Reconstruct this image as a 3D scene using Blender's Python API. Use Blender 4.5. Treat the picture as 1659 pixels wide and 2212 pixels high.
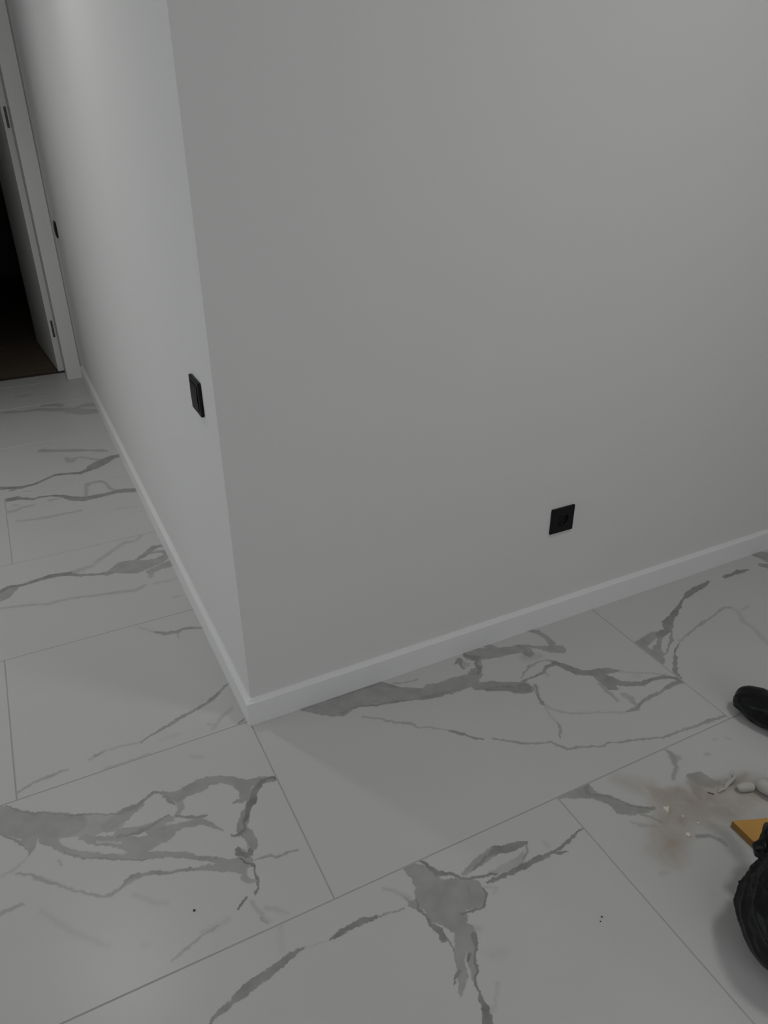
import bpy, bmesh, math, random
from mathutils import Vector, Matrix, Euler, noise

for o in list(bpy.data.objects):
    bpy.data.objects.remove(o)
scene = bpy.context.scene
COL = scene.collection

# ------------------------------------------------------------------ camera
cam = bpy.data.cameras.new('camera')
cam.sensor_fit = 'VERTICAL'
cam.sensor_height = 36.0
cam.lens = 36.0 * 1625.39 / 2212.0
cam.clip_start = 0.02
camo = bpy.data.objects.new('camera', cam)
COL.objects.link(camo)
camo.location = (-0.36739, -1.57278, 1.51470)
camo.rotation_euler = (1.07363608, 0.00675601, -0.46441212)
scene.camera = camo

# ------------------------------------------------------------------ world and view
w = bpy.data.worlds.new('world')
scene.world = w
w.use_nodes = True
w.node_tree.nodes['Background'].inputs[0].default_value = (0.62, 0.70, 0.80, 1)
w.node_tree.nodes['Background'].inputs[1].default_value = 0.25
scene.view_settings.view_transform = 'Standard'
scene.view_settings.look = 'None'
scene.view_settings.gamma = 1.0
scene.view_settings.use_curve_mapping = False
scene.view_settings.exposure = 0.06
scene.cycles.max_bounces = 5
scene.cycles.diffuse_bounces = 3
scene.cycles.glossy_bounces = 2
scene.cycles.use_light_tree = False

# ------------------------------------------------------------------ lights (all of them lamps or the window of the place)
CEIL = 2.6
def lamp(name, loc, power, size, color, spread=180, rot=(0, 0, 0), shape='DISK', size_y=None):
    l = bpy.data.lights.new(name, 'AREA')
    l.shape = shape
    l.size = size
    if size_y:
        l.size_y = size_y
    l.energy = power
    l.color = color
    l.spread = math.radians(spread)
    o = bpy.data.objects.new(name, l)
    COL.objects.link(o)
    o.location = loc
    o.rotation_euler = rot
    return o
WARM = (1.0, 0.985, 0.95)
COOL = (0.94, 0.97, 1.0)
lamp('hall_downlight', (-0.56, 1.14, CEIL - 0.012), 2.8, 0.11, WARM, 125)
lamp('hall_downlight', (-0.57, 2.25, CEIL - 0.012), 0.9, 0.11, WARM, 100)
lamp('room_downlight', (1.3, -1.2, CEIL - 0.012), 7.5, 0.40, (0.99, 0.99, 0.985), 170)
lamp('room_downlight', (0.3, -2.6, CEIL - 0.012), 1.0, 0.40, WARM, 170)
lamp('window_daylight', (0.4, -4.1, 1.5), 17.5, 2.6, COOL, 180, (math.radians(90), 0, 0), 'RECTANGLE', 1.7)
lamp('window_daylight', (-2.9, 0.45, 1.42), 18.5, 1.85, COOL, 180, (0, math.radians(-90), 0), 'RECTANGLE', 2.9)

# vein strokes per tile: (kind b=patch i=clear island l=line d=dust, strength, softness mm, [(x mm, y mm, half width mm)])
VEINS = {
 'P': [
  ('b',0.33,1.9,[(171,-599,15.2),(181,-621,21.0),(191,-653,29.4)]),
  ('b',0.33,1.9,[(179,-680,32.0),(213,-701,40.4),(254,-715,37.6),(266,-721,29.2)]),
  ('b',0.33,1.8,[(176,-723,26.7),(198,-746,30.7),(196,-770,20.1)]),
  ('b',0.31,1.9,[(136,-683,9.9),(155,-690,17.0)]),
  ('b',0.31,1.7,[(198,-771,20.7),(182,-804,12.1),(163,-833,9.4),(153,-858,9.8),(140,-876,5.7),(128,-893,1.9)]),
  ('b',0.31,1.7,[(211,-789,15.5),(197,-817,10.7),(180,-853,8.6),(169,-872,5.3)]),
  ('i',1,3.5,[(177,-778,4.6),(169,-794,3.6)]),
  ('i',0.8,2.9,[(172,-849,3.4),(166,-860,2.4)]),
  ('l',0.47,1.9,[(202,-595,4.9),(211,-624,4.3),(220,-644,7.7),(244,-655,4.3),(262,-677,4.3),(273,-685,3.6),(305,-696,3.6),(336,-703,4.8)]),
  ('l',0.47,2.0,[(307,-712,2.9),(338,-715,4.0),(381,-715,6.3),(421,-715,6.4),(457,-715,7.1),(485,-717,2.9),(521,-712,4.5),(568,-699,2.6),(598,-694,2.1)]),
  ('l',0.42,2.0,[(484,-718,2.0),(498,-727,5.8),(516,-730,2.5)]),
  ('b',0.3,2.0,[(272,-671,4.5),(302,-665,10.3),(341,-656,11.7),(366,-653,10.7)]),
  ('l',0.44,2.0,[(297,-673,3.3),(345,-655,4.6),(370,-653,9.9),(396,-660,11.5),(426,-666,9.5),(443,-667,5.6)]),
  ('l',0.32,2.0,[(443,-670,2.4),(435,-690,2.5),(410,-702,2.4),(391,-712,1.6)]),
  ('b',0.18,1.9,[(426,-685,1.6),(405,-700,8.4),(364,-700,10.5),(329,-699,7.2)]),
  ('l',0.45,1.8,[(148,-677,3.2),(142,-698,3.8),(149,-722,3.3),(149,-743,5.4),(158,-763,6.4),(157,-780,8.9)]),
  ('l',0.47,1.8,[(292,-717,3.5),(290,-736,3.5),(270,-755,3.3),(232,-755,3.2),(213,-749,2.2)]),
  ('l',0.4,1.9,[(269,-691,1.9),(253,-725,2.4)]),
  ('l',0.52,1.7,[(185,-831,4.0),(178,-840,3.9)]),
  ('l',0.47,1.7,[(216,-800,6.8),(209,-818,4.6),(194,-838,3.0),(181,-865,3.2),(169,-877,3.4),(162,-902,3.4),(160,-922,6.1),(158,-936,8.1),(152,-947,8.9),(146,-961,10.7)]),
  ('l',0.4,1.7,[(164,-786,1.8),(163,-809,2.3),(153,-834,2.0)]),
  ('l',0.44,1.7,[(150,-849,3.8),(137,-858,2.8),(127,-869,1.6)]),
  ('l',0.1,12.4,[(227,-851,7.4),(249,-858,7.4)]),
  ('l',0.13,3.8,[(204,-905,3.8),(190,-924,2.1),(168,-943,2.3)]),
  ('l',0.15,5.1,[(220,-788,5.3),(235,-794,4.2)]),
  ('l',0.15,6.8,[(484,-692,6.3),(485,-695,5.7)]),
  ('l',0.14,3.2,[(297,-717,1.8),(319,-733,3.0),(301,-745,1.5)]),
  ('l',0.3,3.7,[(130,-658,2.2),(133,-676,4.4)]),
  ('l',0.3,2.1,[(115,-684,2.5),(72,-676,2.8),(53,-675,4.3)]),
  ('l',0.47,2.0,[(54,-675,3.7),(33,-669,6.8),(13,-669,9.2),(-7,-670,6.1),(-30,-672,6.7),(-53,-674,3.0)]),
  ('l',0.1,2.0,[(-53,-675,1.8),(-86,-672,2.1),(-111,-667,2.7)]),
  ('l',0.4,1.9,[(-108,-666,2.4),(-137,-669,7.2),(-160,-677,8.3),(-188,-682,10.0),(-219,-687,10.5),(-247,-696,11.0),(-271,-704,6.8),(-295,-710,5.7),(-308,-715,4.5),(-318,-724,3.3)]),
  ('i',0.45,2.2,[(-170,-676,2.7),(-184,-680,2.7)]),
  ('l',0.2,4.3,[(135,-665,4.6),(115,-638,2.6),(96,-621,2.0)]),
  ('l',0.08,5.7,[(-136,-601,4.1),(-151,-652,4.5)]),
 ],
 'Q': [
  ('b',0.32,2.3,[(596,-599,3.2),(621,-604,11.1),(648,-608,19.6),(667,-615,20.2)]),
  ('b',0.34,2.3,[(665,-617,19.8),(685,-643,13.1),(703,-662,14.8),(710,-692,19.8),(728,-710,16.7),(752,-720,9.6),(780,-727,5.5)]),
  ('l',0.43,2.3,[(679,-600,7.8),(664,-623,6.0),(686,-637,6.1),(712,-661,3.9),(734,-694,3.9),(751,-712,4.2),(777,-726,3.7)]),
  ('l',0.25,2.2,[(739,-724,6.0),(754,-745,3.4),(768,-768,2.1)]),
  ('i',0.7,5.1,[(713,-726,5.7),(733,-740,7.5),(747,-756,4.2)]),
  ('l',0.2,3.8,[(703,-736,2.9),(719,-755,6.1),(747,-769,3.6)]),
  ('l',0.3,5.5,[(945,-600,4.0),(948,-625,9.9),(923,-663,5.2),(891,-682,4.9)]),
  ('l',0.24,5.6,[(940,-629,7.7),(955,-637,7.8)]),
  ('l',0.2,4.2,[(1028,-659,4.2),(1034,-665,4.9)]),
  ('b',0.33,2.4,[(934,-698,10.5),(950,-714,24.1),(960,-731,19.0),(982,-745,9.3)]),
  ('b',0.28,10.0,[(933,-713,19.3),(916,-737,14.8),(900,-757,7.1)]),
  ('l',0.18,6.7,[(983,-740,8.1),(1020,-757,7.7),(1066,-759,5.6)]),
  ('b',0.2,19.5,[(862,-733,13.7),(896,-786,22.2),(930,-808,17.3)]),
  ('b',0.26,15.4,[(865,-831,12.9),(872,-860,18.8),(865,-893,19.6),(853,-930,15.1)]),
  ('l',0.36,4.4,[(812,-835,4.6),(841,-848,6.1),(852,-866,5.9),(857,-883,5.0)]),
  ('l',0.13,4.3,[(1090,-631,4.3),(1094,-633,4.3)]),
  ('l',0.13,5.0,[(1123,-642,4.3),(1127,-650,4.3)]),
  ('l',0.16,4.2,[(662,-870,2.7),(677,-874,4.0)]),
  ('d',0.8,35.4,[(815,-690,17.3),(808,-768,42.3),(720,-831,37.0)]),
  ('d',0.75,9.9,[(812,-666,5.5),(821,-712,27.0),(862,-733,34.5)]),
  ('d',0.75,39.3,[(838,-757,48.4),(937,-789,60.4),(1040,-805,48.4)]),
  ('d',0.45,23.4,[(764,-622,18.5),(809,-678,32.0)]),
  ('i',0.8,2.6,[(834,-737,3.4),(866,-755,4.3)]),
  ('i',0.7,3.3,[(914,-782,6.1),(935,-795,6.1)]),
  ('i',0.7,3.2,[(946,-822,7.4),(983,-837,9.2)]),
  ('i',0.6,3.8,[(881,-816,5.6),(910,-826,5.6)]),
 ],
 'R': [
  ('b',0.3,1.7,[(-662,-36,41.5),(-636,-50,37.0),(-607,-81,31.5),(-586,-101,33.0)]),
  ('b',0.3,1.7,[(-585,-85,27.0),(-547,-111,39.2),(-516,-127,37.1),(-490,-137,29.6)]),
  ('b',0.3,1.6,[(-591,-133,19.5),(-588,-164,7.9),(-591,-173,4.8)]),
  ('b',0.28,1.6,[(-554,-145,18.5),(-535,-176,11.5),(-520,-199,8.3)]),
  ('b',0.22,1.7,[(-499,-135,33.5),(-456,-157,32.2),(-423,-168,27.7),(-401,-179,21.1)]),
  ('b',0.28,1.7,[(-415,-178,19.0),(-380,-163,19.4),(-355,-156,11.8),(-337,-152,8.2)]),
  ('b',0.27,1.6,[(-476,-185,10.9),(-441,-215,12.6),(-399,-236,16.7),(-359,-269,24.2),(-322,-269,18.0),(-298,-263,21.2)]),
  ('b',0.27,1.6,[(-520,-199,7.5),(-496,-225,7.9),(-467,-241,8.2),(-435,-263,7.7),(-385,-285,11.0),(-344,-306,11.0),(-310,-320,9.4)]),
  ('b',0.27,1.7,[(-396,-213,15.2),(-351,-223,11.0),(-314,-229,13.9),(-290,-229,18.7)]),
  ('i',1,3.8,[(-518,-182,6.1),(-501,-186,11.7),(-484,-198,8.7),(-475,-207,3.1)]),
  ('i',0.7,2.4,[(-448,-213,2.9),(-400,-238,2.8)]),
  ('i',0.8,3.7,[(-470,-227,3.9),(-437,-245,5.5),(-398,-270,3.8)]),
  ('i',1,4.9,[(-371,-194,11.4),(-345,-194,17.5),(-316,-190,22.5),(-286,-185,25.9)]),
  ('l',0.38,1.7,[(-634,-4,2.8),(-608,-32,3.5),(-576,-60,4.4),(-556,-64,4.5),(-526,-84,3.1),(-491,-107,3.1),(-430,-133,2.8),(-393,-153,3.2),(-370,-148,9.9),(-347,-150,8.2),(-330,-142,3.9),(-301,-127,4.7),(-280,-136,3.9)]),
  ('l',0.36,1.7,[(-657,-77,3.2),(-639,-98,3.0),(-620,-121,3.3),(-602,-148,2.7)]),
  ('l',0.34,1.7,[(-371,-178,2.9),(-390,-178,3.8),(-400,-187,2.5),(-416,-185,2.5)]),
  ('l',0.38,1.7,[(-401,-217,5.9),(-379,-226,3.6),(-342,-228,7.7),(-322,-222,5.0),(-302,-216,4.4),(-284,-212,3.8)]),
  ('l',0.36,1.7,[(-307,-242,3.8),(-296,-245,3.4)]),
  ('l',0.36,1.6,[(-521,-208,2.6),(-493,-231,3.1),(-481,-244,2.7),(-448,-261,2.5),(-420,-277,2.4),(-385,-297,2.7),(-346,-314,2.7)]),
  ('l',0.22,3.2,[(-533,-225,2.3),(-531,-237,2.7)]),
  ('l',0.38,1.6,[(-321,-367,5.7),(-353,-352,4.8),(-376,-345,5.4),(-395,-343,5.6),(-409,-347,4.4),(-422,-360,2.6)]),
  ('l',0.15,3.6,[(-656,-207,2.4),(-625,-204,3.6),(-596,-178,1.8)]),
  ('b',0.32,1.5,[(-300,-127,2.6),(-282,-140,3.6),(-266,-156,13.0),(-245,-164,18.9)]),
  ('b',0.32,1.5,[(-254,-165,16.5),(-225,-159,16.7),(-193,-158,22.4),(-170,-152,15.6),(-138,-161,12.4),(-113,-181,13.1),(-96,-198,15.4)]),
  ('b',0.34,1.5,[(-103,-192,14.2),(-91,-216,17.8),(-97,-242,15.9),(-112,-249,7.9),(-132,-247,2.6)]),
  ('b',0.34,1.5,[(-77,-208,13.8),(-45,-212,12.5),(-19,-220,8.3),(-4,-222,5.6)]),
  ('b',0.25,1.4,[(-250,-184,9.8),(-251,-206,7.9),(-265,-222,7.3)]),
  ('b',0.28,1.4,[(-324,-245,16.9),(-306,-254,17.5),(-279,-255,11.4),(-251,-258,8.9),(-224,-264,12.5),(-210,-271,8.4),(-192,-294,4.4),(-177,-314,2.2)]),
  ('b',0.34,1.4,[(-96,-268,9.0),(-113,-293,11.1),(-127,-313,12.8),(-136,-335,13.4),(-127,-350,11.9),(-123,-378,11.4),(-132,-394,10.2)]),
  ('b',0.3,1.3,[(-159,-390,12.0),(-149,-407,13.0),(-151,-428,12.5),(-167,-429,15.4),(-187,-417,14.1),(-218,-404,9.8),(-249,-390,6.6)]),
  ('b',0.3,1.3,[(-337,-309,7.9),(-304,-323,8.2),(-273,-340,7.5),(-246,-363,7.7),(-221,-379,8.6),(-197,-398,9.6),(-174,-414,12.8)]),
  ('b',0.28,1.3,[(-164,-445,6.8),(-169,-461,7.1),(-161,-471,6.1),(-149,-476,3.8)]),
  ('i',1,3.0,[(-153,-451,6.4),(-152,-460,4.9)]),
  ('i',0.6,2.7,[(-138,-381,4.3),(-141,-393,3.5)]),
  ('i',0.8,3.2,[(-292,-235,3.1),(-275,-238,5.6),(-252,-244,4.1)]),
  ('l',0.5,1.5,[(-2,-223,4.4),(-27,-213,6.7),(-49,-216,5.8),(-64,-229,8.2),(-80,-251,9.0),(-87,-267,10.4),(-101,-277,7.8),(-112,-299,6.5),(-124,-315,5.0),(-129,-333,4.0)]),
  ('l',0.48,1.4,[(-129,-333,4.6),(-141,-343,5.8),(-155,-342,4.3),(-163,-336,1.9)]),
  ('l',0.5,1.3,[(-160,-379,5.7),(-162,-393,7.8),(-148,-405,8.1),(-136,-404,7.4),(-134,-393,3.8)]),
  ('l',0.52,1.3,[(-164,-407,2.4),(-152,-423,3.2),(-142,-435,3.7),(-143,-451,2.5),(-142,-468,2.9),(-148,-484,2.9),(-147,-498,2.7),(-159,-505,4.1)]),
  ('l',0.46,1.8,[(-181,-507,3.6),(-192,-515,3.6),(-204,-526,3.1)]),
  ('l',0.2,4.3,[(-171,-521,3.1),(-167,-547,4.2),(-159,-569,3.7),(-154,-582,2.4)]),
  ('l',0.32,2.5,[(-166,-566,1.7),(-156,-582,1.7)]),
  ('l',0.16,4.3,[(-148,-548,3.7),(-128,-565,3.3),(-110,-580,2.2)]),
  ('l',0.3,1.3,[(-142,-425,1.8),(-119,-427,2.0),(-100,-429,3.1),(-84,-442,2.7),(-64,-443,3.2),(-37,-447,2.7)]),
  ('l',0.38,1.4,[(-269,-223,3.0),(-246,-235,4.0),(-221,-251,5.0),(-199,-254,2.6)]),
  ('l',0.36,1.3,[(-323,-367,3.6),(-296,-375,3.6),(-273,-380,4.0),(-256,-388,4.8),(-239,-395,3.1)]),
  ('l',0.36,1.3,[(-246,-363,4.4),(-223,-378,5.3),(-205,-386,3.1)]),
  ('l',0.4,1.5,[(-278,-153,5.1),(-270,-171,5.9),(-262,-190,2.1)]),
  ('l',0.55,1.4,[(-287,-485,2.9),(-287,-486,2.9)]),
  ('l',0.14,6.3,[(-228,-537,4.0),(-256,-539,5.9),(-284,-541,3.9)]),
  ('l',0.24,3.4,[(-252,-539,4.0),(-284,-547,2.6),(-322,-560,3.9),(-356,-572,1.9)]),
  ('l',0.26,3.7,[(-377,-348,3.9),(-415,-356,4.6),(-440,-364,5.3),(-460,-361,3.4),(-505,-326,2.6),(-552,-279,4.5),(-573,-259,5.2),(-597,-233,2.8),(-622,-218,3.0)]),
  ('l',0.26,4.2,[(-660,-305,6.1),(-638,-302,5.4),(-616,-302,3.8)]),
  ('l',0.12,7.0,[(-580,-338,3.2),(-527,-417,4.2),(-502,-443,4.4),(-466,-481,3.8)]),
  ('l',0.12,5.4,[(-396,-388,3.7),(-359,-427,5.0),(-336,-442,2.6)]),
  ('l',0.08,6.9,[(-399,-512,5.2),(-392,-515,5.2)]),
  ('l',0.12,5.0,[(-185,-52,5.5),(-163,-66,6.5)]),
 ],
 'T': [
  ('b',0.33,2.0,[(139,-19,8.2),(177,-33,24.5),(219,-50,36.8),(240,-61,36.7)]),
  ('b',0.33,2.1,[(246,-46,28.7),(301,-50,31.1),(357,-55,42.6),(380,-76,36.0),(422,-91,27.7),(474,-117,23.3),(521,-124,27.5),(557,-133,25.7)]),
  ('l',0.42,2.1,[(141,-15,5.7),(198,-12,6.6),(279,-15,9.3),(344,-15,11.2),(381,-21,11.5),(402,-44,9.5),(422,-59,4.3)]),
  ('l',0.42,2.0,[(235,-85,5.3),(263,-77,4.8),(304,-85,4.9),(333,-99,4.9),(379,-109,4.9),(433,-125,3.7),(480,-137,10.8),(523,-144,9.2),(548,-148,7.5)]),
  ('l',0.22,2.4,[(421,-41,3.5),(458,-53,3.5),(492,-60,3.1)]),
  ('l',0.24,2.2,[(280,-122,3.5),(318,-154,3.5),(354,-188,4.6),(386,-206,4.6),(398,-230,2.7),(428,-245,2.7),(473,-283,2.3)]),
  ('b',0.33,2.0,[(511,-112,23.2),(548,-128,29.0),(595,-128,30.8),(635,-129,26.0),(663,-119,16.8)]),
  ('l',0.4,2.0,[(515,-139,5.7),(537,-146,5.6),(569,-143,3.9)]),
  ('b',0.36,2.0,[(635,-163,17.0),(682,-185,19.3),(729,-218,23.6),(753,-233,25.8),(763,-242,17.2)]),
  ('l',0.44,2.0,[(652,-188,6.7),(686,-199,12.7),(731,-224,14.9),(753,-233,21.2)]),
  ('b',0.3,2.1,[(652,-108,13.9),(683,-99,10.0),(700,-67,10.7),(697,-44,25.8)]),
  ('b',0.33,2.1,[(687,-15,8.5),(699,-35,28.6),(729,-44,28.5),(766,-60,23.6),(812,-68,19.0),(852,-80,19.6),(860,-95,19.3)]),
  ('b',0.3,2.2,[(761,-18,8.8),(775,-36,14.5),(783,-56,14.1)]),
  ('l',0.45,2.1,[(682,-10,3.2),(680,-30,6.3),(697,-49,14.2),(713,-52,6.8),(687,-76,5.5),(686,-100,7.1),(668,-121,4.7)]),
  ('l',0.4,3.6,[(631,-47,4.5),(652,-37,8.4),(643,-58,4.8),(641,-77,4.4)]),
  ('b',0.22,6.0,[(650,-51,9.0),(658,-66,12.0)]),
  ('l',0.4,2.1,[(852,-64,7.6),(859,-86,6.4),(859,-111,13.1),(868,-113,8.4)]),
  ('b',0.3,2.2,[(869,-72,7.0),(903,-98,8.0),(934,-122,16.8),(960,-138,18.8)]),
  ('b',0.3,2.2,[(928,-12,5.3),(951,-33,10.4),(959,-69,9.5),(955,-105,13.1)]),
  ('l',0.34,2.1,[(980,-129,1.8),(958,-156,2.4)]),
  ('b',0.14,9.1,[(840,-122,18.5),(878,-131,14.0)]),
  ('l',0.26,2.1,[(770,-193,1.9),(802,-175,3.3),(826,-162,6.7),(861,-154,3.5),(889,-161,3.8),(906,-177,4.8)]),
  ('l',0.36,2.1,[(768,-207,5.6),(804,-206,3.7),(845,-204,6.0),(868,-188,6.0),(903,-186,8.4)]),
  ('l',0.4,2.1,[(905,-184,9.4),(921,-211,11.2),(939,-245,15.7),(959,-265,10.0),(1000,-279,15.3)]),
  ('l',0.2,3.5,[(854,-207,4.7),(846,-225,2.9)]),
  ('b',0.12,6.9,[(768,-245,11.5),(784,-248,11.5)]),
  ('l',0.38,2.0,[(791,-240,4.4),(777,-268,4.9),(768,-282,3.9),(762,-307,8.4),(761,-317,3.6)]),
  ('l',0.2,2.8,[(763,-316,4.0),(771,-338,3.6),(790,-363,3.2),(823,-386,3.2),(889,-416,2.4)]),
  ('l',0.14,3.3,[(761,-319,3.4),(750,-362,3.5),(752,-393,3.7)]),
  ('l',0.28,2.7,[(754,-393,3.5),(740,-420,3.9),(723,-439,2.6)]),
  ('l',0.4,1.9,[(470,-282,2.9),(483,-295,5.1),(501,-316,4.3),(520,-341,4.3),(538,-350,2.2)]),
  ('l',0.3,2.1,[(559,-358,2.2),(587,-382,3.6),(615,-406,5.0),(647,-424,3.2),(690,-439,3.3),(702,-461,3.6),(716,-481,4.3),(761,-494,3.5),(804,-514,2.9)]),
  ('b',0.35,2.1,[(938,-247,11.0),(961,-264,11.9),(991,-281,17.8),(1026,-284,13.5),(1051,-299,5.6)]),
  ('b',0.35,2.0,[(988,-280,16.9),(987,-304,21.7),(993,-326,25.3),(986,-342,17.9),(988,-353,11.2)]),
  ('l',0.4,2.0,[(1004,-322,18.2),(1019,-347,11.7),(1046,-363,9.7),(1076,-376,8.4),(1111,-375,6.6),(1144,-382,7.9),(1168,-389,7.4),(1184,-407,8.5),(1189,-422,9.3)]),
  ('b',0.16,3.5,[(1049,-301,3.7),(1097,-333,4.2),(1143,-359,3.7),(1169,-380,4.7)]),
  ('b',0.1,7.0,[(1082,-340,7.3),(1091,-347,7.3)]),
  ('l',0.36,2.0,[(1188,-423,9.5),(1162,-418,9.5),(1126,-423,6.4),(1098,-428,3.7),(1056,-429,7.1),(1005,-439,4.4),(986,-448,8.3),(957,-444,3.8)]),
  ('b',0.24,5.1,[(963,-321,5.7),(961,-346,5.7),(962,-399,5.6)]),
  ('b',0.22,5.1,[(996,-389,10.3),(1000,-405,11.4),(995,-434,5.4)]),
  ('l',0.16,2.8,[(830,-386,2.4),(892,-417,2.8),(950,-444,3.2)]),
  ('l',0.3,2.4,[(737,-484,3.5),(776,-501,3.6),(801,-515,2.4),(830,-512,2.8),(855,-526,3.6),(899,-538,4.3),(935,-551,3.6),(971,-564,2.8),(1004,-567,4.1),(1041,-569,4.9),(1084,-574,4.2),(1129,-577,5.7),(1187,-583,5.2)]),
 ],
 'U': [
  ('l',0.47,1.9,[(1679,-74,4.0),(1633,-86,9.4),(1602,-87,12.8),(1552,-99,12.9),(1513,-111,4.2),(1472,-137,6.6),(1431,-156,8.5),(1394,-176,11.3),(1363,-189,16.1)]),
  ('l',0.42,1.8,[(1354,-178,3.4),(1354,-199,17.8),(1335,-217,11.7),(1310,-223,13.8),(1289,-226,13.9)]),
  ('b',0.32,1.7,[(1310,-219,7.9),(1279,-216,14.5),(1236,-226,16.3),(1202,-235,19.1)]),
  ('b',0.32,1.7,[(1289,-230,10.9),(1264,-254,6.9),(1239,-271,11.5),(1216,-294,19.5),(1203,-321,12.3),(1194,-337,3.0)]),
  ('b',0.3,1.7,[(1199,-251,15.5),(1199,-285,15.1),(1196,-322,11.0)]),
  ('l',0.34,1.7,[(1354,-209,4.2),(1332,-239,3.2),(1306,-262,5.5),(1270,-287,2.1),(1243,-304,2.5),(1223,-310,2.0)]),
  ('l',0.4,1.7,[(1315,-286,1.9),(1289,-301,3.2),(1263,-318,2.3),(1243,-342,4.6),(1223,-364,5.4),(1202,-386,7.3)]),
  ('l',0.14,5.0,[(1325,-271,4.0),(1338,-278,4.0)]),
  ('l',0.26,3.1,[(1320,-282,2.0),(1383,-261,3.1),(1428,-251,3.4),(1462,-242,7.1),(1499,-237,3.7),(1536,-230,3.3),(1575,-215,4.2),(1598,-214,5.5),(1621,-223,4.3)]),
  ('l',0.2,2.6,[(1642,-247,3.3),(1678,-245,3.8)]),
  ('l',0.14,6.1,[(1619,-225,5.8),(1620,-253,5.9),(1588,-300,10.1),(1594,-331,6.2),(1581,-366,9.1),(1567,-413,9.7)]),
  ('l',0.44,2.0,[(1749,-79,7.0),(1786,-81,7.9),(1821,-78,13.3),(1862,-85,4.3)]),
  ('b',0.34,2.1,[(1976,-27,14.8),(1995,-43,31.0),(2007,-68,43.1)]),
  ('b',0.34,2.0,[(1932,-85,11.9),(1956,-109,23.7)]),
  ('l',0.38,2.1,[(1258,-325,4.4),(1231,-353,5.4),(1206,-376,6.4),(1193,-399,11.3),(1186,-413,8.5)]),
 ],
 'V': [
  ('l',0.36,2.8,[(-18,182,3.5),(-58,154,4.8),(-95,130,6.2),(-127,119,4.9),(-172,109,4.8),(-219,89,6.0),(-253,78,3.3),(-292,63,3.2)]),
  ('l',0.18,3.6,[(-292,63,3.9),(-348,71,3.3),(-391,73,3.9),(-427,59,3.2)]),
  ('l',0.28,3.7,[(-393,70,3.6),(-414,68,5.4)]),
  ('l',0.26,4.0,[(-486,51,2.9),(-532,50,6.4),(-569,44,4.1),(-607,27,3.4)]),
  ('l',0.34,3.8,[(-18,489,5.6),(-66,509,7.5),(-95,503,8.4),(-134,513,8.3),(-159,533,5.4)]),
  ('l',0.14,4.4,[(-160,531,4.2),(-185,565,4.3),(-203,584,4.4)]),
  ('l',0.16,3.3,[(-94,498,3.8),(-100,471,3.3)]),
  ('l',0.3,3.1,[(-22,17,4.2),(-37,11,4.8)]),
  ('l',0.16,4.4,[(-41,75,7.3),(-79,53,5.8),(-110,21,3.8)]),
  ('l',0.2,3.5,[(-117,45,3.5),(-111,41,3.5)]),
  ('l',0.18,3.3,[(-398,9,3.4),(-363,6,3.5),(-282,10,2.9)]),
  ('l',0.1,5.2,[(-242,43,4.9),(-199,47,4.9)]),
 ],
 'W': [
  ('b',0.3,2.8,[(-620,986,30.4),(-606,994,37.8),(-576,1018,27.8),(-553,1026,11.1)]),
  ('l',0.42,2.9,[(-612,1017,9.2),(-571,1043,9.6),(-534,1032,8.0),(-481,1041,11.3),(-435,1047,13.1),(-393,1042,13.1),(-371,1034,13.0)]),
  ('l',0.34,2.9,[(-371,1030,9.4),(-335,1004,7.9),(-268,978,8.0),(-230,970,12.9)]),
  ('b',0.3,2.9,[(-246,966,10.9),(-211,986,24.2),(-179,987,45.0),(-142,968,44.8),(-100,969,32.8),(-58,973,22.8),(-24,996,17.5)]),
  ('l',0.36,3.1,[(-133,1016,8.0),(-94,1042,12.7),(-57,1078,15.1),(-27,1081,8.8)]),
  ('l',0.3,3.0,[(-94,1042,6.9),(-52,1043,7.8),(-24,1033,8.9),(-25,988,7.0)]),
  ('b',0.28,2.9,[(-99,912,17.2),(-60,926,15.9),(-21,932,24.3)]),
  ('b',0.22,7.4,[(-99,912,9.1),(-107,874,7.4)]),
  ('b',0.18,7.5,[(-363,1035,13.1),(-323,1044,11.6),(-286,1051,8.3)]),
  ('l',0.18,5.3,[(-271,1070,9.5),(-225,1109,9.8),(-176,1149,8.4),(-147,1172,10.9),(-110,1163,6.3),(-82,1197,7.2)]),
  ('l',0.18,4.0,[(-609,913,6.6),(-518,888,7.3),(-459,866,6.6),(-382,864,7.4),(-288,839,7.4),(-218,826,8.9),(-174,812,8.9),(-136,828,7.3)]),
  ('l',0.12,4.9,[(-105,824,6.8),(-42,820,7.6),(-18,820,6.1)]),
  ('l',0.12,4.7,[(-60,706,6.4),(-37,702,6.4)]),
  ('l',0.14,5.5,[(-349,1417,7.5),(-315,1378,8.2),(-252,1295,10.5)]),
  ('l',0.12,5.3,[(-375,1214,10.2),(-352,1235,8.0),(-331,1238,6.4)]),
  ('l',0.12,6.0,[(-564,1216,12.3),(-542,1213,10.6)]),
 ],
 'X': [
  ('l',0.18,4.7,[(-518,1557,6.3),(-455,1540,8.5),(-399,1533,10.6),(-341,1536,9.7),(-270,1533,7.6)]),
  ('l',0.09,4.8,[(-131,1484,7.5),(-51,1460,7.5)]),
  ('l',0.4,2.6,[(-552,1787,19.5),(-518,1787,24.8),(-489,1772,12.1),(-440,1739,10.5),(-405,1747,7.1),(-358,1736,7.9),(-325,1714,10.1),(-285,1666,19.9),(-243,1640,22.2),(-197,1639,19.0),(-147,1640,15.6),(-99,1648,17.6),(-64,1639,21.0),(-23,1623,19.2)]),
  ('l',0.2,3.7,[(-379,1693,8.6),(-341,1695,6.9),(-326,1706,6.8)]),
  ('l',0.22,6.2,[(-230,1656,7.4),(-218,1752,9.1),(-201,1796,14.3),(-157,1793,13.0),(-135,1771,7.4),(-124,1698,8.8),(-113,1674,10.5)]),
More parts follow.
